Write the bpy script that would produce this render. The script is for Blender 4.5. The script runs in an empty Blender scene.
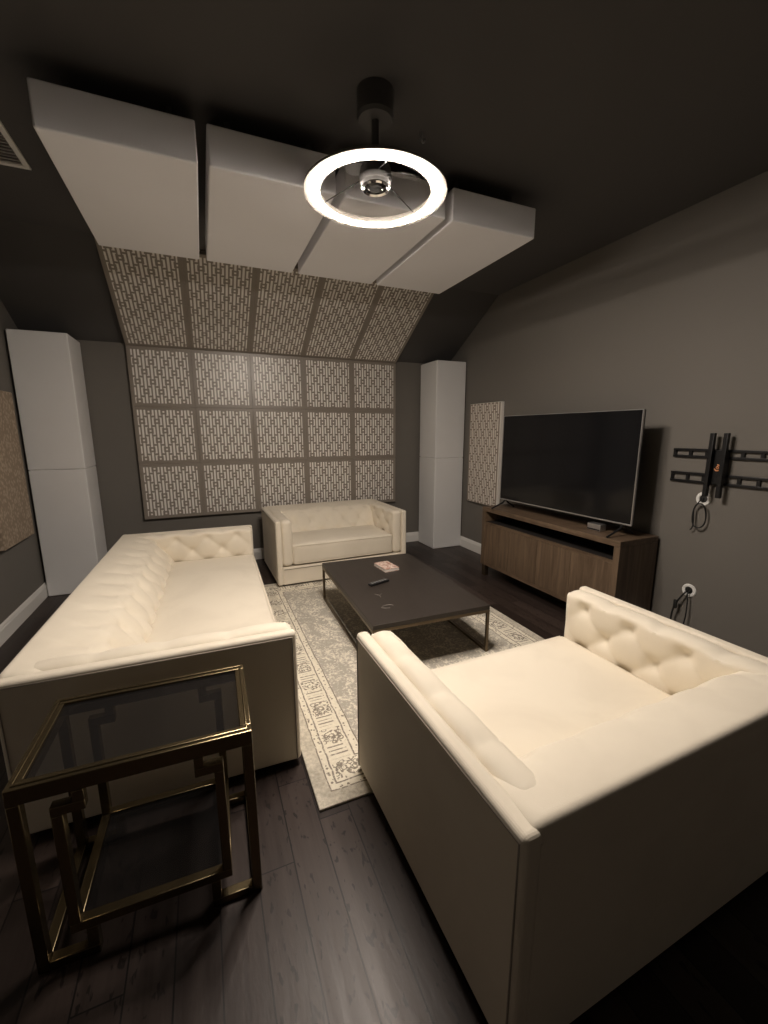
import bpy, bmesh, math, random
from mathutils import Vector, Matrix
random.seed(7)
S = bpy.context.scene
COL = S.collection
PI = math.pi

# ------------------------------------------------------------------ node helpers
class V:
    """a scalar socket with arithmetic"""
    def __init__(s, g, k): s.g, s.k = g, k
    def _b(s, o, op, rev=False):
        n = s.g.nodes.new('ShaderNodeMath'); n.operation = op
        a, b = (o, s) if rev else (s, o)
        for i, x in enumerate((a, b)):
            if isinstance(x, V): s.g.links.new(x.k, n.inputs[i])
            else: n.inputs[i].default_value = x
        return V(s.g, n.outputs[0])
    def __add__(s, o): return s._b(o, 'ADD')
    def __radd__(s, o): return s._b(o, 'ADD', True)
    def __sub__(s, o): return s._b(o, 'SUBTRACT')
    def __rsub__(s, o): return s._b(o, 'SUBTRACT', True)
    def __mul__(s, o): return s._b(o, 'MULTIPLY')
    def __rmul__(s, o): return s._b(o, 'MULTIPLY', True)
    def __truediv__(s, o): return s._b(o, 'DIVIDE')
    def lt(s, o): return s._b(o, 'LESS_THAN')
    def gt(s, o): return s._b(o, 'GREATER_THAN')
    def mn(s, o): return s._b(o, 'MINIMUM')
    def mx(s, o): return s._b(o, 'MAXIMUM')
    def f(s, op):
        n = s.g.nodes.new('ShaderNodeMath'); n.operation = op; s.g.links.new(s.k, n.inputs[0]); return V(s.g, n.outputs[0])
    def abs(s): return s.f('ABSOLUTE')
    def wrap(s, a, b):
        n = s.g.nodes.new('ShaderNodeMath'); n.operation = 'WRAP'; s.g.links.new(s.k, n.inputs[0])
        n.inputs[1].default_value = b; n.inputs[2].default_value = a; return V(s.g, n.outputs[0])
    def smooth(s, a, b):
        n = s.g.nodes.new('ShaderNodeMapRange'); n.interpolation_type = 'SMOOTHSTEP'; s.g.links.new(s.k, n.inputs[0])
        n.inputs[1].default_value = a; n.inputs[2].default_value = b; return V(s.g, n.outputs[0])

class Mat:
    def __init__(s, name, color=(.5, .5, .5), rough=.5, metal=0, spec=.5, **kw):
        s.m = bpy.data.materials.new(name); s.m.use_nodes = True
        s.g = s.m.node_tree; s.nodes, s.links = s.g.nodes, s.g.links
        s.b = s.nodes['Principled BSDF']
        s.set('Base Color', (*color, 1)); s.set('Roughness', rough); s.set('Metallic', metal); s.set('Specular IOR Level', spec)
        for k, v in kw.items(): s.set(k.replace('_', ' '), v)
        s._tc = None
    def set(s, k, v): s.b.inputs[k].default_value = v
    def tc(s, out='Object'):
        if s._tc is None: s._tc = s.nodes.new('ShaderNodeTexCoord')
        return s._tc.outputs[out]
    def xyz(s, out='Object'):
        n = s.nodes.new('ShaderNodeSeparateXYZ'); s.links.new(s.tc(out), n.inputs[0])
        return [V(s.g, n.outputs[i]) for i in range(3)]
    def vec(s, x, y, z=0.0):
        n = s.nodes.new('ShaderNodeCombineXYZ')
        for i, a in enumerate((x, y, z)):
            if isinstance(a, V): s.links.new(a.k, n.inputs[i])
            else: n.inputs[i].default_value = a
        return n.outputs[0]
    def scaled(s, sc, out='Object', rot=(0, 0, 0)):
        n = s.nodes.new('ShaderNodeMapping'); s.links.new(s.tc(out), n.inputs[0])
        n.inputs['Scale'].default_value = sc; n.inputs['Rotation'].default_value = rot; return n.outputs[0]
    def noise(s, vec=None, scale=5, detail=3, rough=.5, dist=0):
        n = s.nodes.new('ShaderNodeTexNoise'); s.links.new(vec or s.tc(), n.inputs['Vector'])
        n.inputs['Scale'].default_value = scale; n.inputs['Detail'].default_value = detail
        n.inputs['Roughness'].default_value = rough; n.inputs['Distortion'].default_value = dist
        return V(s.g, n.outputs[0])
    def voronoi(s, vec=None, scale=5, feature='F1'):
        n = s.nodes.new('ShaderNodeTexVoronoi'); n.feature = feature; s.links.new(vec or s.tc(), n.inputs['Vector'])
        n.inputs['Scale'].default_value = scale; return V(s.g, n.outputs['Distance'])
    def mix(s, f, a, b):
        n = s.nodes.new('ShaderNodeMix'); n.data_type = 'RGBA'
        if isinstance(f, V): s.links.new(f.k, n.inputs[0])
        else: n.inputs[0].default_value = f
        for i, c in ((6, a), (7, b)):
            if isinstance(c, tuple): n.inputs[i].default_value = (*c, 1)
            else: s.links.new(c, n.inputs[i])
        return n.outputs[2]
    def color(s, c): s.links.new(c, s.b.inputs['Base Color'])
    def rough(s, v): s.links.new(v.k, s.b.inputs['Roughness'])
    def bump(s, v, strength=.2, dist=.01):
        n = s.nodes.new('ShaderNodeBump'); n.inputs['Strength'].default_value = strength; n.inputs['Distance'].default_value = dist
        s.links.new(v.k, n.inputs['Height']); s.links.new(n.outputs[0], s.b.inputs['Normal'])

M = {}
def simple(k, *a, **kw): M[k] = Mat(k, *a, **kw)

# ------------------------------------------------------------------ materials
m = M['wall_paint'] = Mat('wall_paint', (.15, .138, .122), .6, spec=.25)
m.bump(m.noise(scale=160, detail=2), .08, .003)
n = m.noise(scale=1.5, detail=2)
m.color(m.mix(n, (.160, .149, .133), (.176, .164, .147)))
m = M['ceiling_paint'] = Mat('ceiling_paint', (.085, .081, .08), .65, spec=.3)
m.bump(m.noise(scale=160, detail=2), .08, .003)
m = M['white_trim'] = Mat('white_trim', (.78, .77, .74), .35)
m = M['trap_fabric'] = Mat('trap_fabric', (.66, .66, .66), .8, spec=.2)
m.bump(m.noise(scale=420, detail=2), .15, .002); m.color(m.mix(m.noise(scale=3), (.72, .72, .72), (.78, .78, .78)))
m = M['cloud_fabric'] = Mat('cloud_fabric', (.72, .71, .72), .8, spec=.2)
m.bump(m.noise(scale=420, detail=2), .15, .002); m.color(m.mix(m.noise(scale=2.5), (.84, .84, .87), (.88, .88, .91)))
simple('dark_metal', (.02, .02, .021), .4, .6)
simple('black_plastic', (.012, .012, .013), .35)
simple('black_rubber', (.01, .01, .01), .6)
simple('silver', (.55, .55, .56), .3, .9)
simple('chrome', (.8, .8, .8), .12, 1)
simple('white_plastic', (.85, .85, .83), .3)
simple('copper_logo', (.75, .32, .14), .4, .3)
simple('fan_body', (.035, .034, .033), .4)
simple('canopy_paint', (.06, .058, .055), .45)
simple('clear_blade', (.75, .74, .72), .2, Transmission_Weight=.85, IOR=1.15, Alpha=.16)
simple('lens_glass', (.02, .02, .02), .08)
simple('added_flange', (.16, .15, .135), .6, spec=.1)
m = M['ring_glow'] = Mat('ring_glow', (1, 1, 1), .5)
m.set('Emission Color', (1, .875, .76, 1)); m.set('Emission Strength', 430)

# lattice fabric of the square acoustic panels
def lattice(name, taupe, light, edge, margin, rough=.42, spec=.5):
    m = Mat(name, taupe, rough, spec=spec)
    x, y, z = m.xyz(); nx, ny, nz = m.xyz('Normal')
    a, b = .139, .197
    def motif(px, pz):
        ax, az = px.abs(), pz.abs()
        bar = ax.lt(.0095) * az.gt(.027)
        dot = ax.mx(az).lt(.009)
        br = ax.gt(.0295) * ax.lt(.0460) * az.lt(.0395)
        hook = ax.gt(.0225) * ax.lt(.0460) * az.lt(.0395) * az.gt(.0310)
        return bar.mx(dot).mx(br).mx(hook)
    off = .0492
    A = motif((x + .017).wrap(-a / 2, a / 2), (z - off).wrap(-b / 2, b / 2))
    B = motif((x + .017 - a / 2).wrap(-a / 2, a / 2), (z - off - b / 2).wrap(-b / 2, b / 2))
    face = ny.lt(-.5)
    inside = x.abs().lt(.299 - margin[0]) * z.abs().wrap(0, 100).lt(margin[2] - margin[1])
    mask = A.mx(B) * inside * face
    weave = m.noise(m.scaled((500, 500, 90)), 1, 2)
    c = m.mix(mask, m.mix(weave, tuple(k * .9 for k in taupe), tuple(k * 1.1 for k in taupe)), light)
    c = m.mix(face, edge, c)
    m.color(c); m.bump(mask * .6 + weave * .3, .25, .002)
    return m
M['panel_lattice'] = lattice('panel_lattice', (.27, .235, .20), (.90, .87, .82), (.26, .23, .20), (.036, .034, .299), rough=.34, spec=.6)
M['slope_lattice'] = lattice('slope_lattice', (.27, .235, .20), (.90, .87, .82), (.26, .23, .20), (.035, .030, .583), rough=.45, spec=.5)
M['tall_lattice'] = lattice('tall_lattice', (.30, .25, .21), (.80, .75, .68), (.80, .76, .70), (.016, .006, .61), rough=.6, spec=.3)
m = M['tan_weave'] = Mat('tan_weave', (.22, .17, .12), .7, spec=.2)
x, y, z = m.xyz(); v = m.voronoi(m.scaled((1, 1, .8)), 42)
m.color(m.mix(v.smooth(.25, .6), (.46, .37, .28), (.31, .245, .18)))

simple('panel_edge', (.80, .76, .70), .7)
# cream velvet
m = M['velvet'] = Mat('velvet', (.78, .72, .60), .75, spec=.2, Sheen_Weight=.25, Sheen_Roughness=.4)
nap = m.noise(m.scaled((3, 3, 3)), 1, 4, .55, .5)
m.color(m.mix(nap.smooth(.38, .68), (.79, .725, .605), (.74, .675, .56)))
m.bump(m.noise(scale=260, detail=2) * .4 + nap, .12, .006)
m = M['velvet_seam_shadow'] = Mat('velvet_seam_shadow', (.36, .32, .27), .8, spec=.2)  # shadow line along the piping put into the colour, darker than the velvet
simple('dust_cloth', (.015, .013, .012), .9)

# hand-scraped dark planks, running along Y
m = M['plank_floor'] = Mat('plank_floor', (.05, .035, .03), .38, spec=.32)
x, y, z = m.xyz()
pw = .127
col = ((x - .063) / pw).f('FLOOR')
wn = m.nodes.new('ShaderNodeTexWhiteNoise'); wn.noise_dimensions = '1D'; m.links.new(col.k, wn.inputs['W'])
r1 = V(m.g, wn.outputs['Value'])
yl = y + r1 * 3.7 + .31
brd = (yl / 1.25).f('FLOOR')
wn2 = m.nodes.new('ShaderNodeTexWhiteNoise'); wn2.noise_dimensions = '2D'; m.links.new(m.vec(col, brd), wn2.inputs['Vector'])
r2 = V(m.g, wn2.outputs['Value'])
fx = ((x - .063) / pw).f('FRACT'); fy = (yl / 1.25).f('FRACT')
seam = fx.mn(1 - fx).lt(.02).mx(fy.mn(1 - fy).lt(.002))
grain = m.noise(m.vec(x * 30 + r2 * 50, y * 1.5 + r2 * 9, 0.0), 1, 5, .6, .15)
chat = m.noise(m.vec(x * 48 + r2 * 31, y * 17 + r1 * 7, 0.0), 1, 2, .5, .3)
tone = (grain * .55 + r2 * .45)
c = m.mix(tone.smooth(.2, .85), (.020, .0135, .0115), (.056, .040, .034))
c = m.mix(chat.smooth(.60, .66) * r2.gt(.35), c, (.012, .008, .007))
c = m.mix(seam, c, (.006, .004, .004))
m.color(c); m.rough(.30 + grain * .22)
m.bump(grain * .35 + chat * .5 - seam * 2.5, .25, .004)

# distressed rug; object coords: centre at the origin, half sizes hx, hy
RX0, RX1, RY0, RY1 = .325, 2.235, 1.445, 4.19
hx, hy = (RX1 - RX0) / 2, (RY1 - RY0) / 2
m = M['rug_pile'] = Mat('rug_pile', (.5, .45, .37), .9, spec=.1)
x, y, z = m.xyz()
wob = (m.noise(scale=14, detail=2) - .5) * .012
dx, dy = hx - x.abs(), hy - y.abs()
d = dx.mn(dy) + wob
along = m.mix  # (colour mixes below)
line = lambda p, w: (d - p).abs().lt(w)
band = lambda p, q: d.gt(p) * d.lt(q)
worn = m.noise(scale=9, detail=5, rough=.7)
fine = m.noise(scale=60, detail=3, rough=.7)
fieldpat = m.noise(m.scaled((9, 6, 1)), 1, 5, .72, 1.2)
cream, grey, brown = (.78, .73, .61), (.42, .39, .335), (.25, .22, .18)
field = m.mix((fieldpat * .5 + fine * .5).smooth(.48, .58), grey, (.74, .69, .58))
base = m.mix((fine * .5 + worn * .5).smooth(.35, .65), (.40, .365, .30), (.66, .61, .51))
c = m.mix(d.gt(.275), base, field)
c = m.mix(band(.065, .275), c, m.mix(fine.smooth(.35, .7), cream, (.70, .645, .53)))
# motifs in the cream band: rosettes and sprigs
sx = (y * (dx.lt(dy)) + x * (1 - dx.lt(dy)))
cell = (sx / .115).f('FLOOR'); wx = (m.noise(scale=22, detail=2) - .5) * .034; wy = (m.noise(m.scaled((1, 1, 1), rot=(0, 0, 1)), 19, 2) - .5) * .034
u = ((sx / .115).f('FRACT') - .5) * .115 + wx; w = d - .165 + wy
rad = (u * u + w * w).f('SQRT')
ros = (rad - .038).abs().lt(.008).mx((rad - .016).abs().lt(.006))
vv = m.voronoi(m.vec(x + wob * 2, y - wob * 3, 0.0), 36)
sprig = (vv - .42).abs().lt(.10)
odd = (cell / 2).f('FRACT').gt(.25)
bars = ((sx / .026).f('FRACT') - .5 + wx * 6).abs().lt(.17) * (w.abs() + wy).lt(.042) * (1 - ((sx / .058).f('FRACT') - .5).abs().lt(.06))
mot = (sprig.mx(ros * fine.gt(.5)) * odd).mx(bars * (1 - odd)) * band(.115, .222) * worn.gt(.36)
dots = m.voronoi(None, 48).lt(.30) * (band(.075, .098).mx(band(.242, .268)))
lines = line(.068, .0035).mx(line(.104, .004)).mx(line(.232, .004)).mx(line(.274, .0035))
c = m.mix((mot.mx(dots)).mx(lines) * fine.smooth(.25, .5), c, brown)
m.color(c); m.bump(fine, .5, .006)

# woods
m = M['table_wood'] = Mat('table_wood', (.03, .024, .02), .42)
x, y, z = m.xyz()
g = m.noise(m.vec(x * 22, y * 2.2, z * 10), 1, 5, .65, .8); sc = m.noise(scale=26, detail=4, rough=.7)
c = m.mix(g, (.021, .016, .0135), (.046, .037, .031)); c = m.mix((sc.smooth(.66, .74)) * .3, c, (.13, .115, .10))
m.color(c); m.rough(.34 + g * .2); m.bump(g, .25, .003)
def console_wood(name, vert):
    m = Mat(name, (.12, .085, .055), .5)
    x, y, z = m.xyz()
    g = m.noise(m.vec(x * (26 if vert else 2), y * (26 if vert else 30), z * (2.0 if vert else 30)), 1, 6, .65, .7)
    pl = m.noise(m.vec(x * 9, y * 9, 0.0), 1, 1)
    c = m.mix((g * .7 + pl * .3).smooth(.25, .75), (.062, .038, .022), (.175, .12, .077))
    m.color(c); m.bump(g, .3, .003); return m
M['wood_vertical'] = console_wood('wood_vertical', True)
M['wood_frame'] = console_wood('wood_frame', False)
m = M['wood_side'] = console_wood('wood_side', True)
simple('slot_dark', (.012, .01, .009), .7)
m = M['bronze'] = Mat('bronze', (.16, .125, .085), .38, .9)
m = M['brass'] = Mat('brass', (.3, .24, .13), .27, .95)
m.color(m.mix(m.noise(scale=70, detail=3), (.19, .15, .085), (.25, .20, .12)))
simple('smoked_glass', (.022, .021, .021), .03, Alpha=.36, spec=.22)
simple('screen_glass', (.006, .006, .007), .12, spec=.28)
simple('cover_photo', (.55, .26, .19), .4)
m = M['cover_photo']; m.color(m.mix(m.noise(scale=38, detail=3).smooth(.42, .58), (.46, .24, .18), (.78, .66, .58)))
simple('paper', (.8, .76, .7), .6)
simple('button_grey', (.22, .22, .22), .5)
simple('scuff', (.17, .15, .13), .6)
simple('duct_grey', (.22, .21, .2), .7)

# ------------------------------------------------------------------ mesh helpers
def box(bm, x0, x1, y0, y1, z0, z1, bev=0, seg=2):
    r = bmesh.ops.create_cube(bm, size=1)
    vs = r['verts']
    for v in vs:
        v.co = Vector((x0 + (v.co.x + .5) * (x1 - x0), y0 + (v.co.y + .5) * (y1 - y0), z0 + (v.co.z + .5) * (z1 - z0)))
    if bev:
        es = list({e for v in vs for e in v.link_edges})
        bmesh.ops.bevel(bm, geom=es, offset=bev, segments=seg, affect='EDGES', profile=.5)
    return bm
def B(*a, **k): return box(bmesh.new(), *a, **k)
def prism(bm, pts, z0, z1, bev=0, seg=3):
    lo = [bm.verts.new((x, y, z0)) for x, y in pts]; hi = [bm.verts.new((x, y, z1)) for x, y in pts]
    n = len(pts); fs = [bm.faces.new(lo[::-1]), bm.faces.new(hi)]
    for i in range(n): fs.append(bm.faces.new((lo[i], lo[(i + 1) % n], hi[(i + 1) % n], hi[i])))
    if bev:
        es = list({e for f in fs for e in f.edges})
        bmesh.ops.bevel(bm, geom=es, offset=bev, segments=seg, affect='EDGES', profile=.5)
    return bm
def lathe(bm, prof, seg=48, c=(0, 0), z=0, close=False):
    """prof: (r, z) list swept round the Z axis"""
    rings = []
    for r, h in prof:
        if r < 1e-6: rings.append([bm.verts.new((c[0], c[1], z + h))])
        else: rings.append([bm.verts.new((c[0] + r * math.cos(2 * PI * i / seg), c[1] + r * math.sin(2 * PI * i / seg), z + h)) for i in range(seg)])
    pr = list(zip(rings, rings[1:])) + ([(rings[-1], rings[0])] if close else [])
    for a, b in pr:
        for i in range(seg):
            j = (i + 1) % seg
            if len(a) == 1 and len(b) == 1: continue
            if len(a) == 1: bm.faces.new((a[0], b[j], b[i]))
            elif len(b) == 1: bm.faces.new((a[i], a[j], b[0]))
            else: bm.faces.new((a[i], a[j], b[j], b[i]))
    bmesh.ops.recalc_face_normals(bm, faces=bm.faces)
    return bm
def tube(bm, pts, r, seg=8, closed=False):
    pts = [Vector(p) for p in pts]; n = len(pts); rings = []
    up = None
    for i, p in enumerate(pts):
        a = pts[(i - 1) % n] if closed or i > 0 else p; b = pts[(i + 1) % n] if closed or i < n - 1 else p
        t = (b - a).normalized()
        if up is None: up = Vector((0, 0, 1)) if abs(t.z) < .9 else Vector((1, 0, 0))
        s = t.cross(up).normalized(); up = s.cross(t).normalized()
        rings.append([bm.verts.new(p + r * (s * math.cos(2 * PI * k / seg) + up * math.sin(2 * PI * k / seg))) for k in range(seg)])
    for i in range(n if closed else n - 1):
        a, b = rings[i], rings[(i + 1) % n]
        for k in range(seg): bm.faces.new((a[k], a[(k + 1) % seg], b[(k + 1) % seg], b[k]))
    if not closed: bm.faces.new(rings[0]); bm.faces.new(rings[-1][::-1])
    bmesh.ops.recalc_face_normals(bm, faces=bm.faces)
    return bm
def spline(pts, n=12):
    pts = [Vector(p) for p in pts]; out = []
    for i in range(len(pts) - 1):
        p0, p1, p2, p3 = pts[max(i - 1, 0)], pts[i], pts[i + 1], pts[min(i + 2, len(pts) - 1)]
        for k in range(n):
            t = k / n
            out.append(.5 * ((2 * p1) + (p2 - p0) * t + (2 * p0 - 5 * p1 + 4 * p2 - p3) * t * t + (3 * p1 - p0 - 3 * p2 + p3) * t ** 3))
    return out + [pts[-1]]
def soft_box(sx, sy, sz, r, step, warp=None):
    """box centred on x,y with its foot at z=0, all edges rounded by r, fine enough to be shaped by warp(p, normal)"""
    bm = bmesh.new(); cache = {}
    n = [max(2, round(s / step)) for s in (sx, sy, sz)]; sz_ = (sx, sy, sz)
    def vert(i):
        if i in cache: return cache[i]
        p = Vector([(i[k] / n[k] - .5) * sz_[k] for k in range(3)])
        q = Vector([max(-(sz_[k] / 2 - r), min(sz_[k] / 2 - r, p[k])) for k in range(3)])
        d = p - q
        if d.length > 1e-9: nr = d.normalized(); p = q + nr * r
        else: nr = Vector((0, 0, 1))
        p.z += sz / 2
        if warp: p = warp(p, nr)
        cache[i] = bm.verts.new(p); return cache[i]
    for ax in range(3):
        b, c = (ax + 1) % 3, (ax + 2) % 3
        for side in (0, n[ax]):
            for i in range(n[b]):
                for j in range(n[c]):
                    ids = []
                    for di, dj in ((0, 0), (1, 0), (1, 1), (0, 1)):
                        k = [0, 0, 0]; k[ax] = side; k[b] = i + di; k[c] = j + dj; ids.append(tuple(k))
                    if side == 0: ids.reverse()
                    bm.faces.new([vert(k) for k in ids])
    return bm
def tuft(u, v, a, b, amp, sig=.034):
    p, q = u / a + v / b, u / a - v / b
    s = abs(math.sin(PI * p) * math.sin(PI * q)) ** .45
    P, Q = round(p), round(q)
    du, dv = u - a * (P + Q) / 2, v - b * (P - Q) / 2
    dip = math.exp(-(du * du + dv * dv) / sig ** 2)
    return amp * (.42 * s + .58 * (1 - dip) - 1)

ROUND = {'welt_cord', 'cushion_piping', 'spoke', 'cord', 'foot', 'scuff_mark', 'ceiling_hook', 'orange_emblem'}
def link(name, bm, mat, parent=None, smooth=20):
    if name in ROUND: smooth = 80
    me = bpy.data.meshes.new(name); bm.normal_update(); bm.to_mesh(me); bm.free()
    if smooth is not None:
        for p in me.polygons: p.use_smooth = True
        me.set_sharp_from_angle(angle=math.radians(smooth))
    me.materials.append(M[mat].m if isinstance(mat, str) else mat)
    o = bpy.data.objects.new(name, me); COL.objects.link(o)
    if parent is not None: o.parent = parent
    return o
def tag(o, label, cat, group=None):
    o['label'] = label; o['category'] = cat
    if group: o['group'] = group
    return o
def thing(name, label, cat, loc=(0, 0, 0), rotz=0, group=None):
    o = bpy.data.objects.new(name, None); COL.objects.link(o); o.location = loc; o.rotation_euler = (0, 0, rotz)
    return tag(o, label, cat, group)
def struct(name, bm, mat, parent=None, smooth=20):
    o = link(name, bm, mat, parent, smooth)
    if parent is None: o['kind'] = 'structure'
    return o
def dup(root, label=None):
    r = root.copy(); COL.objects.link(r)
    if label: r['label'] = label
    for ch in list(root.children):
        c = ch.copy(); COL.objects.link(c); c.parent = r
        for g in list(ch.children):
            d = g.copy(); COL.objects.link(d); d.parent = c
    return r

# ------------------------------------------------------------------ room shell
XL, XR, YB, YF, ZC = -1.487, 3.15, 5.17, -1.7, 3.025
T = .12
struct('floor', B(XL - T, XR + T, YF - T, YB + T, -.1, 0), 'plank_floor')
struct('ceiling', B(XL - T, XR + T, YF - T, YB + T, ZC, ZC + .1), 'ceiling_paint')
struct('wall_back', B(XL - T, XR + T, YB, YB + T, 0, ZC), 'wall_paint')
struct('wall_front', B(XL - T, XR + T, YF - T, YF, 0, ZC), 'wall_paint')
struct('wall_left', B(XL - T, XL, YF, YB, 0, ZC), 'wall_paint')
struct('wall_right', B(XR, XR + T, YF, YB, 0, ZC), 'wall_paint')
# sloped strip of ceiling above the back wall
SA = math.radians(30)
zs = 2.424
bm = bmesh.new()
ys = YB - (ZC - zs) / math.tan(SA)
pr = [(YB, zs), (ys, ZC), (YB, ZC)]
lo = [bm.verts.new((XL, y, z)) for y, z in pr]; hi = [bm.verts.new((XR, y, z)) for y, z in pr]
bm.faces.new(lo); bm.faces.new(hi[::-1])
for i in range(3): bm.faces.new((lo[i], hi[i], hi[(i + 1) % 3], lo[(i + 1) % 3]))
bmesh.ops.recalc_face_normals(bm, faces=bm.faces)
struct('ceiling_slope', bm, 'ceiling_paint', smooth=None)
def baseboard(name, x0, y0, x1, y1, nx, ny):
    """profile swept from (x0,y0) to (x1,y1); (nx,ny) points into the room"""
    prof = [(0, 0), (.015, 0), (.015, .098), (.011, .108), (.011, .116), (.006, .128), (.004, .135), (0, .135)]
    bm = bmesh.new()
    a = [bm.verts.new((x0 + nx * t, y0 + ny * t, z)) for t, z in prof]; b = [bm.verts.new((x1 + nx * t, y1 + ny * t, z)) for t, z in prof]
    bm.faces.new(a); bm.faces.new(b[::-1])
    for i in range(len(prof)): bm.faces.new((a[i], b[i], b[(i + 1) % len(prof)], a[(i + 1) % len(prof)]))
    bmesh.ops.recalc_face_normals(bm, faces=bm.faces)
    struct(name, bm, 'white_trim', smooth=None)
baseboard('baseboard_back', XL + .016, YB, XR - .016, YB, 0, -1)
baseboard('baseboard_left', XL, YF, XL, YB, 1, 0)
baseboard('baseboard_right', XR, YF, XR, YB, -1, 0)

# ------------------------------------------------------------------ acoustic panels
PS, PT = .598, .05
X0, ZT, YP = -.6445, 2.397, 5.116
colw = ['leftmost', 'second from left', 'middle', 'second from right', 'rightmost']
roww = ['top', 'middle', 'bottom']
pm = None
def panel_mesh():
    return B(-PS / 2 + .0005, PS / 2 - .0005, 0, PT + .0045, -PS / 2 + .0005, PS / 2 - .0005, bev=.0015)
for r in range(3):
    for c in range(5):
        if pm is None:
            o = pm = link('acoustic_panel', panel_mesh(), 'panel_lattice')
        else:
            o = pm.copy(); COL.objects.link(o)
        o.location = (X0 + (c + .5) * PS, YP, ZT - (r + .5) * PS)
        tag(o, f'square taupe and white lattice panel on the back wall, {roww[r]} row, {colw[c]}', 'acoustic panel', 'lattice panels on the back wall')
sm_ = None
for c in range(5):
    if sm_ is None:
        o = sm_ = link('acoustic_panel', B(-PS / 2 + .0005, PS / 2 - .0005, 0, .048, -.583, .583, bev=.0015), 'slope_lattice')
    else:
        o = sm_.copy(); COL.objects.link(o)
    q = .583 + .003
    o.location = (X0 + (c + .5) * PS, YP - q * math.cos(SA), ZT + q * math.sin(SA))
    o.rotation_euler = (PI / 2 - SA, 0, 0)
    tag(o, f'long lattice panel on the sloped ceiling above the {colw[c]} column of wall panels', 'acoustic panel', 'lattice panels on the sloped ceiling')
def tall_panel(label, mat, edge, loc, rz):
    t = thing('acoustic_panel', label, 'acoustic panel', loc, rz)
    link('fabric_face', B(-.296, .296, 0, .012, -.601, .601, bev=.003), mat, t)
    link('edge_frame', B(-.3, .3, .004, .05, -.605, .605, bev=.004), edge, t)
tall_panel('tall narrow lattice panel with white edge on the right wall behind the television', 'tall_lattice', 'panel_edge', (XR - .0505, 4.235, 1.262), -PI / 2)
tall_panel('tall tan woven panel on the left wall beside the white column', 'tan_weave', 'tan_weave', (XL + .0505, 4.25, 1.258), PI / 2)

# white slabs hung under the ceiling
def cloud_slab():
    return B(-.305, .305, -.595, .595, 0, .176, bev=.008, seg=3)
names = ['leftmost, farthest from the ring light', 'second from left, its near corner beside the ring light', 'third from left, behind the ring light', 'rightmost']
cl = None
for i in range(4):
    t = thing('ceiling_slab', f'thick white fabric slab under the ceiling, {names[i]}', 'ceiling panel', (-.535 + .305 + i * .6576, 2.3455 + .595, 2.743), 0, 'white slabs under the ceiling')
    if cl is None: cl = link('fabric_wrap', cloud_slab(), 'cloud_fabric', t, smooth=None)
    else: o = cl.copy(); COL.objects.link(o); o.parent = t
    for sx in (-.2, .2):
        for sy in (-.45, .45):
            bm = B(sx - .012, sx + .012, sy - .012, sy + .012, .174, ZC - 2.743)
            link('hanger', bm, 'ceiling_paint', t)

# white fabric bass traps, two stacked in each back corner
def trap(w): return B(-w / 2, w / 2, -w / 2, w / 2, 0, 1.198, bev=.010, seg=3)
tw = None
for (cx, cy, w, side) in ((-1.465 + .217, 4.712 + .217, .434, 'left'), (2.71 + .213, 4.70 + .213, .426, 'right')):
    for k in range(2):
        o = link('bass_trap', trap(w), 'trap_fabric', smooth=None)
        o.location = (cx, cy, k * 1.1995)
        tag(o, ('tall white fabric block standing on the floor in the %s back corner' if k == 0 else 'tall white fabric block stacked on another in the %s back corner') % side, 'bass trap', 'white corner blocks')

# ------------------------------------------------------------------ ring light with fan
RCX, RCY, RZ, RR = .825, 2.03, 2.612, .284
t = thing('ring_light', 'glowing ring ceiling light with small fan hub hanging from a round canopy', 'ceiling light', (RCX, RCY, RZ))
link('canopy', lathe(bmesh.new(), [(0, ZC - RZ), (.083, ZC - RZ), (.083, .315), (.076, .30), (0, .30)]), 'canopy_paint', t)
link('downrod', lathe(bmesh.new(), [(0, .305), (.017, .305), (.017, .12), (0, .12)], 20), 'fan_body', t)
hub = link('motor_hub', lathe(bmesh.new(), [(0, .15), (.03, .15), (.05, .14), (.07, .11), (.076, .07), (.07, .048), (.062, .04), (0, .04)]), 'fan_body', t)
link('lens_rim', lathe(bmesh.new(), [(.062, .042), (.066, .030), (.06, .024), (.052, .030), (.05, .042)], close=True), 'chrome', hub)
link('lens', lathe(bmesh.new(), [(0, .024), (.03, .027), (.052, .038), (.052, .0405), (0, .0405)]), 'lens_glass', hub)
w = .013
link('ring_housing', lathe(bmesh.new(), [(RR - w - .016, .003), (RR - w - .016, .012), (RR - .02, .03), (RR + .02, .03), (RR + w + .032, .012), (RR + w + .032, .003)], 128, close=True), 'added_flange', t)  # overhanging lips added to cut upward light and imitate glow round the ring
link('ring_diffuser', lathe(bmesh.new(), [(RR + w * math.cos(k * PI / 10), .0025 - .0090 * math.sin(k * PI / 10)) for k in range(10, -1, -1)], 128, close=True), 'ring_glow', t)
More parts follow.
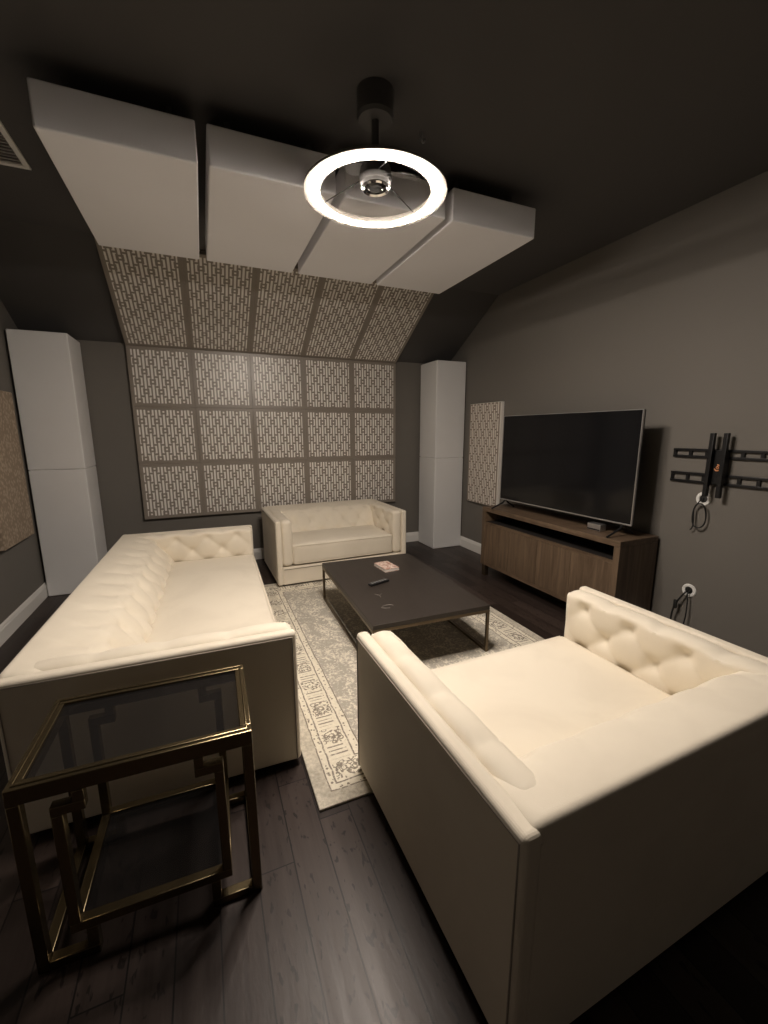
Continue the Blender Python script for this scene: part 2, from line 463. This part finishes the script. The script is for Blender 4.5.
for k in range(3):
    a = math.radians(20 + 120 * k)
    bm = bmesh.new(); tube(bm, [(.07 * math.cos(a), .07 * math.sin(a), .075), ((RR - w - .006) * math.cos(a), (RR - w - .006) * math.sin(a), .008)], .0025, 8)
    link('spoke', bm, 'black_plastic', t)
    bm = bmesh.new(); N = 12; top = []; bot = []
    for i in range(N + 1):
        rr = .075 + (.205 - .075) * i / N; wd = .045 + .05 * math.sin(PI * (i / N) ** .8) + .02 * i / N
        row = []
        for j in range(5):
            q = (j / 4 - .5) * wd
            ang = a + math.radians(60) + .35 * i / N
            row.append(Vector((rr * math.cos(ang) - q * math.sin(ang), rr * math.sin(ang) + q * math.cos(ang), .075 + q * .3)))
        top.append([bm.verts.new(p) for p in row]); bot.append([bm.verts.new(p - Vector((0, 0, .003))) for p in row])
    for i in range(N):
        for j in range(4):
            bm.faces.new((top[i][j], top[i + 1][j], top[i + 1][j + 1], top[i][j + 1])); bm.faces.new((bot[i][j + 1], bot[i + 1][j + 1], bot[i + 1][j], bot[i][j]))
        bm.faces.new((top[i][0], bot[i][0], bot[i + 1][0], top[i + 1][0])); bm.faces.new((top[i + 1][4], bot[i + 1][4], bot[i][4], top[i][4]))
    for i in (0, N):
        for j in range(4):
            f = (top[i][j + 1], bot[i][j + 1], bot[i][j], top[i][j]); bm.faces.new(f if i else f[::-1])
    bmesh.ops.recalc_face_normals(bm, faces=bm.faces)
    link('fan_blade', bm, 'clear_blade', t)

# ceiling vent and hook
t = thing('ceiling_vent', 'white rectangular air vent in the dark ceiling, cut by the left picture edge', 'vent', (-.972, 3.07, ZC))
bm = bmesh.new()
for a in ((-.185, .185, -.24, -.212), (-.185, .185, .212, .24), (-.185, -.155, -.212, .212), (.155, .185, -.212, .212)):
    box(bm, a[0], a[1], a[2], a[3], -.012, 0, bev=.003)
link('vent_frame', bm, 'white_trim', t)
bm = bmesh.new()
for i in range(13):
    y = -.19 + i * .0317; c, s = math.cos(.7), math.sin(.7)
    vs = box(bm, -.155, .155, -.014, .014, -.001, .001)
    for v in bm.verts[-8:] if False else list(bm.verts)[-8:]:
        yy, zz = v.co.y, v.co.z; v.co.y = y + yy * c - zz * s; v.co.z = -.0105 + (yy * s + zz * c) * .9
link('louvre_blades', bm, 'white_trim', t)
bm = B(-.155, .155, -.212, .212, -.0012, -.0002); link('duct_opening', bm, 'duct_grey', t)
o = link('ceiling_hook', tube(bmesh.new(), spline([(0, 0, 0), (0, 0, -.03), (.012, 0, -.045), (.022, 0, -.034), (.016, 0, -.024)], 8), .004), 'silver')
o.location = (1.134, 2.176, ZC); tag(o, 'tiny metal hook in the dark ceiling, right of the ring light canopy', 'hook')

# ------------------------------------------------------------------ tuxedo sofas
def sofa(name, label, cat, x, y, rot, W, D, H, front_z, group=None, rear_z=0.0, a=.25, b=.23, back=.37, amp=.04):
    """front faces local -y; foot at z=0"""
    t = thing(name, label, cat, (x, y, 0), rot, group)
    z0, at, bt, pt = .03, .055, .06, .10
    hw, hd = W / 2, D / 2
    bm = bmesh.new()
    for sx in (-1, 1):
        box(bm, *((-hw, -hw + at) if sx < 0 else (hw - at, hw)), -hd, hd, z0, H, bev=.018, seg=5)
    box(bm, -hw + at - .01, hw - at + .01, hd - bt, hd - .001, z0, H - .03)
    box(bm, -hw + at - .004, hw - at + .004, -hd + .006, -hd + .07, z0, .21, bev=.012)
    box(bm, -hw + at - .004, hw - at + .004, -hd + .04, hd - bt + .004, .10, .20)
    link('frame', bm, 'velvet', t, smooth=None)
    # welt cord round the outer side panels and along the front rail
    bm = bmesh.new(); e = .0025
    for sx in (-1, 1):
        xx = sx * (hw + .0005)
        tube(bm, [(xx, -hd + .018, z0 + .01), (xx, -hd + .018, H - .022), (xx, hd - .018, H - .022), (xx, hd - .018, z0 + .01)], .0032, 6)
    tube(bm, [(-hw + at + .01, -hd + .004, .19), (hw - at - .01, -hd + .004, .19)], .004, 6)
    link('welt_cord', bm, 'velvet_seam_shadow', t)
    link('dust_cover', B(-hw + .02, hw - .02, -hd + .02, hd - .02, z0 - .006, z0 + .004), 'dust_cloth', t)
    # tufted inner arm pads
    zb = .215; ph = H + .004 - zb; L = D - bt - .012
    for sx in (-1, 1):
        def warp(p, n, sx=sx):
            inner = n.x * -sx
            bulge = .5 + .5 * min(1, max(0, (p.z) / ph))
            if inner > .3:
                k = min(1, (inner - .3) / .5)
                edge = min(1, max(0, min(p.y + L / 2, L / 2 - p.y + .1, ph - p.z + .02) / .10))
                d = tuft(p.y - .02, p.z + zb - .505, a, b, .036) * k * edge + .012 * k * bulge
                p.x += -sx * d
            if n.z > .5:
                wv = tuft(p.y - .02 + a * .5, .5 * b, a, b, .010)
                p.z += wv
            return p
        bm = soft_box(pt, L, ph, .038, .0125, warp)
        bmesh.ops.translate(bm, verts=bm.verts, vec=(sx * (hw - at - pt / 2 + .001), -hd + .006 + L / 2, zb))
        link('arm_pad', bm, 'velvet', t, smooth=80)
    # rolled, tufted back pad
    bw = W - 2 * at + .06; zb2 = .30; bh = H + .012 - zb2; bd = back
    def warp(p, n):
        f = min(1, max(0, p.z / bh))                     # 0 at the seat, 1 at the top
        yy = bd / 2 - p.y                                 # distance from the rear face
        sc = 1 - .38 * f ** 1.6
        arm = min(1, max(0, (bw / 2 - abs(p.x)) / .06))
        fr = max(0, -n.y * .8 + n.z * .6) if (n.y < .3) else 0
        v = (p.z - yy * .35 * f)
        d = tuft(p.x, v + zb2 - .475, a * .8, b * .9, amp, .03) * min(1, fr) * min(1, max(0, (yy - .03) / .2)) ** 1.3 * min(1, arm + .3)
        yy = yy * sc + d * max(0, -n.y)
        p.y = bd / 2 - yy
        p.z += d * max(0, n.z) * .8 - .075 * max(0, f - .4) * (min(1, yy / .24)) ** 2
        return p
    bm = soft_box(bw, bd, bh, .04, .0135, warp)
    bmesh.ops.translate(bm, verts=bm.verts, vec=(0, hd - .0005 - bd / 2, zb2))
    link('back_pad', bm, 'velvet', t, smooth=80)
    # one long seat cushion
    cw = W - 2 * at - 2 * pt - .004; cd = D - bt - back + .11; ch = .205; zc = .222
    def warp(p, n):
        k = (1 - (2 * p.x / cw) ** 4) * (1 - (2 * p.y / cd) ** 4)
        if n.z > .3: p.z += .016 * k
        return p
    bm = soft_box(cw, cd, ch, .022, .03, warp)
    bmesh.ops.translate(bm, verts=bm.verts, vec=(0, -hd + .012 + cd / 2, zc))
    sc = link('seat_cushion', bm, 'velvet', t, smooth=80)
    bm = bmesh.new()
    for zz in (zc + .012, zc + ch - .012):
        tube(bm, [(-cw / 2 + .02, -hd + .0125, zz), (cw / 2 - .02, -hd + .0125, zz)], .0045, 6)
    link('cushion_piping', bm, 'velvet', sc)
    for sx in (-1, 1):
        for sy in (-1, 1):
            zz = front_z if sy < 0 else rear_z
            link('leg', B(sx * (hw - .07) - .025, sx * (hw - .07) + .025, sy * (hd - .07) - .025, sy * (hd - .07) + .025, zz, z0 - .003, bev=.003), 'black_plastic', t)
    return t
RT = .013
sofa('sofa', 'long cream velvet tuxedo sofa with tufted back along the left side', 'sofa', -.193, 2.92, 1.548, 2.361, 1.067, .67, 0.0, back=.42)
g = None
sofa('loveseat', 'small cream tufted loveseat against the back wall under the lattice panels', 'loveseat', 1.282, 4.499, .023, 1.421, .892, .684, RT + .001, g)
sofa('loveseat', 'large cream tufted loveseat seen from behind in the right foreground', 'loveseat', 1.24, 1.089, 3.158, 1.374, 1.036, .686, RT + .001, g, amp=.022)

# ------------------------------------------------------------------ rug
bm = B(-hx, hx, -hy, hy, 0, RT, bev=.005)
o = link('area_rug', bm, 'rug_pile'); o.location = ((RX0 + RX1) / 2, (RY0 + RY1) / 2, 0)
tag(o, 'distressed grey and cream rug with ornate border on the dark floor', 'rug')

# ------------------------------------------------------------------ coffee table and what lies on it
cw, cd, chh = .86, 1.36, .36
t = thing('coffee_table', 'low dark wood coffee table with thin bronze frame standing on the rug', 'coffee table', (1.325, 2.905, RT), -.03)
hz = chh - RT
link('table_top', B(-cw / 2, cw / 2, -cd / 2, cd / 2, hz - .032, hz, bev=.003), 'table_wood', t)
bm = bmesh.new(); s = .020
for sx in (-1, 1):
    box(bm, sx * (cw / 2 - s / 2) - s / 2, sx * (cw / 2 - s / 2) + s / 2, -cd / 2, cd / 2, hz - .052, hz - .032)
for sy in (-1, 1):
    box(bm, -cw / 2 + s, cw / 2 - s, sy * (cd / 2 - s / 2) - s / 2, sy * (cd / 2 - s / 2) + s / 2, hz - .052, hz - .032)
link('apron_frame', bm, 'bronze', t)
for sx in (-1, 1):
    for sy in (-1, 1):
        link('leg', B(sx * (cw / 2 - s / 2) - s / 2, sx * (cw / 2 - s / 2) + s / 2, sy * (cd / 2 - s / 2) - s / 2, sy * (cd / 2 - s / 2) + s / 2, .02, hz - .052, bev=.002), 'bronze', t)
for sx in (-1, 1): link('floor_rail', B(sx * (cw / 2 - s / 2) - s / 2, sx * (cw / 2 - s / 2) + s / 2, -cd / 2, cd / 2, 0.001, .02), 'bronze', t)
bm = bmesh.new()
tube(bm, [(-.235 + .04 * math.cos(k * .45) * (1 + .2 * math.sin(k)), -.44 + .025 * math.sin(k * .45), hz) for k in range(12)], .0022, 4)
link('scuff_mark', bm, 'scuff', t); bm = bmesh.new()
tube(bm, [(-.24, -.20, hz), (-.215, -.235, hz), (-.19, -.205, hz)], .0022, 4); tube(bm, [(-.215, -.235, hz), (-.22, -.275, hz)], .002, 4)
link('scuff_mark', bm, 'scuff', t)
t = thing('remote_control', 'slim black remote control lying on the dark coffee table', 'remote', (1.19, 2.905, chh), .30)
link('shell', B(-.095, .095, -.022, .022, 0, .018, bev=.007, seg=3), 'black_plastic', t)
for i in range(6):
    for j in range(2):
        link('button', B(-.075 + i * .026, -.061 + i * .026, -.013 + j * .015, -.003 + j * .015, .017, .0205, bev=.0015), 'button_grey', t)
t = thing('booklet', 'small pinkish brown booklet with pale border lying on the coffee table', 'booklet', (1.398, 3.235, chh), .10)
link('page_block', B(-.066, .066, -.105, .105, .003, .023, bev=.002), 'paper', t)
link('cover', B(-.068, .068, -.107, .107, .0235, .0265, bev=.001), 'cover_photo', t)
link('back_cover', B(-.068, .068, -.107, .107, 0, .003, bev=.001), 'cover_photo', t)

# ------------------------------------------------------------------ brass and glass end table (Greek-key frame)
t = thing('end_table', 'brass end table with smoked glass top and Greek-key legs beside the sofa arm', 'end table', (-.235, 1.449, 0), -.023)
ew, ed, eh, q = .624, .416, .615, .034
hw, hd = ew / 2, ed / 2
def bar(bm, x0, x1, y0, y1, z0, z1): box(bm, x0, x1, y0, y1, z0, z1, bev=.0025)
bm = bmesh.new()
for sy in (-1, 1): bar(bm, -hw, hw, sy * hd - (q if sy > 0 else 0), sy * hd + (q if sy < 0 else 0), eh - .05, eh)
for sx in (-1, 1): bar(bm, sx * hw - (q if sx > 0 else 0), sx * hw + (q if sx < 0 else 0), -hd + q, hd - q, eh - .05, eh)
top = link('top_frame', bm, 'brass', t)
bm = bmesh.new()   # raised inner lip of the tray
for sy in (-1, 1): bar(bm, -hw + .012, hw - .012, sy * (hd - .015) - .003, sy * (hd - .015) + .003, eh - .001, eh + .004)
for sx in (-1, 1): bar(bm, sx * (hw - .015) - .003, sx * (hw - .015) + .003, -hd + .018, hd - .018, eh - .001, eh + .004)
link('lip', bm, 'brass', top)
link('glass_top', B(-hw + q + .0005, hw - q - .0005, -hd + q + .0005, hd - q - .0005, eh - .016, eh - .008), 'smoked_glass', t)
s = .03
for sx in (-1, 1):
    for sy in (-1, 1):
        X = lambda d0, d1: (sx * hw - sx * d0, sx * hw - sx * d1) if sx < 0 else (hw - d1, hw - d0)
        Yr = (-hd, -hd + s) if sy < 0 else (hd - s, hd)
        bm = bmesh.new(); bar(bm, *X(0, s), *Yr, 0, eh - .05); link('leg', bm, 'brass', t)
        bm = bmesh.new()
        bar(bm, *X(s, .155), *Yr, 0, .03)            # foot bar going inwards
        bar(bm, *X(.127, .155), *Yr, .03, .10)       # riser to the shelf
        bar(bm, *X(.090, .118), *Yr, .13, .50)       # long post
        bar(bm, *X(.090, .172), *Yr, .50, .53)       # shoulder
        bar(bm, *X(.144, .172), *Yr, .53, eh - .05)  # short drop from the top
        link('key_bracket', bm, 'brass', t)
    bm = bmesh.new(); bar(bm, *((-hw, -hw + s) if sx < 0 else (hw - s, hw)), -hd + s, hd - s, 0, .03); link('floor_rail', bm, 'brass', t)
bm = bmesh.new()
for sy in (-1, 1): bar(bm, -hw + .09, hw - .09, *((-hd, -hd + s) if sy < 0 else (hd - s, hd)), .10, .13)
for sx in (-1, 1): bar(bm, *((-hw + .09, -hw + .118) if sx < 0 else (hw - .118, hw - .09)), -hd + s, hd - s, .10, .13)
link('shelf_frame', bm, 'brass', t)
link('glass_shelf', B(-hw + .1185, hw - .1185, -hd + s + .0005, hd - s - .0005, .114, .122), 'smoked_glass', t)

# ------------------------------------------------------------------ media console
w, d, h, b = 1.612, .418, .754, .125
t = thing('media_console', 'weathered brown wood media console under the television on the right wall', 'media console', (2.904, 2.825, 0), -1.5585)
hw, hd = w / 2, d / 2
bm = bmesh.new()
box(bm, -hw, hw, -hd, hd, h - .045, h, bev=.003)
link('top_board', bm, 'wood_frame', t)
for sx in (-1, 1):
    link('side_panel', B(*((-hw, -hw + .05) if sx < 0 else (hw - .05, hw)), -hd, hd, b, h - .0455, bev=.003), 'wood_side', t)
link('bottom_board', B(-hw + .05, hw - .05, -hd + .005, hd - .012, b, b + .035), 'wood_frame', t)
link('back_panel', B(-hw + .05, hw - .05, hd - .012, hd, b + .001, h - .046), 'slot_dark', t)
link('shelf', B(-hw + .05, hw - .05, -hd + .004, hd - .013, .575, .595), 'wood_frame', t)
link('slot_lining', B(-hw + .051, hw - .051, -hd + .03, hd - .014, .5955, .598), 'slot_dark', t)
dw = (w - .10) / 4
for i in range(4):
    bm = B(-hw + .05 + i * dw + .0015, -hw + .05 + (i + 1) * dw - .0015, -hd + .002, -hd + .022, b + .0365, .573, bev=.0015)
    link('door', bm, 'wood_vertical', t)
for sx in (-1, 1):
    for sy in (-1, 1):
        link('leg', B(sx * (hw - .035) - .025, sx * (hw - .035) + .025, sy * (hd - .04) - .025, sy * (hd - .04) + .025, 0, b, bev=.002), 'bronze', t)

# ------------------------------------------------------------------ television
t = thing('television', 'large black flat television with thin silver edge standing on the console', 'television', (2.842, 2.793, h), -1.535)
w, z0, z1 = 1.45, .842 - h, 1.688 - h
hw = w / 2
link('back_shell', B(-hw + .002, hw - .002, .004, .03, z0 + .002, z1 - .002, bev=.004), 'black_plastic', t)
link('rear_bulge', B(-hw + .25, hw - .25, .03, .075, z0 + .05, z0 + .5, bev=.015), 'black_plastic', t)
link('screen', B(-hw + .008, hw - .008, 0, .0045, z0 + .012, z1 - .006), 'screen_glass', t)
bm = bmesh.new()
box(bm, -hw, hw, -.002, .008, z0, z0 + .011, bev=.002); box(bm, -hw, -hw + .006, -.002, .012, z0 + .0115, z1); box(bm, hw - .007, hw, -.002, .012, z0 + .0115, z1); box(bm, -hw + .0065, hw - .0075, -.002, .008, z1 - .005, z1)
link('bezel', bm, 'silver', t)
link('sensor_bar', B(-.03, .03, -.003, .01, z0 - .008, z0 + .0002, bev=.002), 'black_plastic', t)
for sx in (-1, 1):
    bm = bmesh.new(); fx = sx * (hw - .07)
    for ye in (-.16, .13):
        tube(bm, [(fx, .016, z0 + .004), (fx, .016 + ye * .25, z0 - .03), (fx, ye, .0085)], .0085, 8)
    link('foot', bm, 'black_plastic', t)
t = thing('set_top_box', 'small silver grey box on the console below the right end of the television', 'set-top box', (2.86, 2.36, h), -1.535)
link('case', B(-.06, .06, -.03, .04, 0, .055, bev=.004), 'silver', t)
link('front_edge', B(-.055, .055, -.032, -.0305, .006, .014), 'black_plastic', t)

# ------------------------------------------------------------------ wall mount and cables on the right wall
t = thing('television_mount', 'empty black metal television bracket with two slotted rails on the right wall', 'wall mount', (XR, 1.70, 1.30))
def rail(za, zb):
    bm = bmesh.new()
    y0, y1 = .30, -.47
    box(bm, -.018, 0, y1, y0, za - .003, za + .014, bev=.002); box(bm, -.018, 0, y1, y0, zb - .014, zb + .003, bev=.002)
    yy = y0
    while yy > y1 + .02:
        box(bm, -.014, 0, yy - .02, yy, za + .012, zb - .012); yy -= .105
    link('slotted_rail', bm, 'dark_metal', t)
rail(.055, .112); rail(-.118, -.052)
for yy in (.028, -.052):
    bm = bmesh.new()
    box(bm, -.075, -.045, yy - .013, yy + .013, -.20, .222, bev=.003)
    box(bm, -.045, -.019, yy - .010, yy + .010, -.10, .10)
    link('hook_arm', bm, 'dark_metal', t)
link('centre_plate', B(-.040, -.018, -.045, .022, -.115, .11, bev=.003), 'dark_metal', t)
bm = bmesh.new()
tube(bm, [(-.0405, -.012 + .017 * math.cos(k * .5), -.005 + .02 * math.sin(k * .5)) for k in range(3, 13)], .004, 6)
tube(bm, [(-.0405, -.012 + .007 * math.cos(k * .6), -.004 + .008 * math.sin(k * .6)) for k in range(10)], .003, 6)
link('orange_emblem', bm, 'copper_logo', t)
def grommet(y, z, label):
    g = thing('cable_grommet', label, 'cable grommet', (XR, y, z))
    bm = bmesh.new(); seg = 36
    for prof in ([(.026, 0), (.048, 0), (.048, .004), (.044, .009), (.030, .009), (.026, .005)],):
        lathe(bm, prof, seg, close=True)
    bmesh.ops.rotate(bm, verts=bm.verts, cent=(0, 0, 0), matrix=Matrix.Rotation(-PI / 2, 3, 'Y'))
    link('ring', bm, 'white_plastic', g)
    bm = bmesh.new(); lathe(bm, [(0, 0), (.0258, 0), (.0258, .003), (0, .003)], seg)
    bmesh.ops.rotate(bm, verts=bm.verts, cent=(0, 0, 0), matrix=Matrix.Rotation(-PI / 2, 3, 'Y'))
    link('opening', bm, 'black_rubber', g)
    return g
grommet(1.765, 1.075, 'round white cable grommet on the right wall just under the bracket')
grommet(1.775, .405, 'round white cable grommet low on the right wall above the loveseat arm')
# looped cable
bm = bmesh.new(); P = [(-.004, 0, 0), (-.03, .005, -.012), (-.035, .03, -.06)]
for k in range(26):
    a = .5 + k * .5; r1_, r2_ = .045 + .004 * math.sin(k), .085
    P.append((-.035 - .006 * math.sin(k * .9), r1_ * math.cos(a) - .004, -.115 + r2_ * math.sin(a)))
P += [(-.03, .03, -.19), (-.03, .045, -.225)]
tube(bm, spline(P, 5), .0042, 6)
o = link('cord', bm, 'black_rubber'); o.location = (XR, 1.765, 1.075)
tag(o, 'black cord coiled in a loop hanging from the grommet below the bracket', 'cord')
bm = bmesh.new()
tube(bm, spline([(-.004, .004, 0), (-.03, .012, -.02), (-.04, .045, -.09), (-.045, .07, -.18), (-.045, .075, -.30), (-.04, .08, -.40)], 8), .006, 6)
tube(bm, spline([(-.004, -.006, 0), (-.03, -.01, -.02), (-.035, -.018, -.09), (-.04, -.02, -.2), (-.04, 0, -.33), (-.04, .03, -.40)], 8), .0045, 6)
box(bm, -.053, -.037, .045, .067, -.15, -.085, bev=.003)
o = link('cord', bm, 'black_rubber'); o.location = (XR, 1.775, .405)
tag(o, 'pair of black cords dropping from the low grommet behind the loveseat arm', 'cord')

# ------------------------------------------------------------------ camera, world, view
cam = bpy.data.cameras.new('camera'); co = bpy.data.objects.new('camera', cam); COL.objects.link(co)
p, y, r = map(math.radians, (10.8394, 23.0498, -.1252))
F = Vector((math.sin(y) * math.cos(p), math.cos(y) * math.cos(p), -math.sin(p)))
R0 = Vector((math.cos(y), -math.sin(y), 0)); U0 = R0.cross(F)
R = R0 * math.cos(r) + U0 * math.sin(r); U = -R0 * math.sin(r) + U0 * math.cos(r)
mw = Matrix((R, U, -F)).transposed().to_4x4(); mw.translation = (0, 0, 1.5346); co.matrix_world = mw
cam.sensor_fit = 'HORIZONTAL'; cam.sensor_width = 36; cam.lens = 419.18 / 768 * 36; cam.clip_start = .02
S.camera = co
wd = bpy.data.worlds.new('world'); S.world = wd; wd.use_nodes = True
wd.node_tree.nodes['Background'].inputs[0].default_value = (.02, .02, .025, 1)
S.view_settings.view_transform = 'Standard'; S.view_settings.look = 'None'
S.view_settings.exposure = .16; S.view_settings.gamma = 1; S.view_settings.use_curve_mapping = False
S.cycles.use_denoising = True
S.cycles.diffuse_bounces = 6; S.cycles.max_bounces = 14; S.cycles.transparent_max_bounces = 16
S.cycles.sample_clamp_indirect = 8
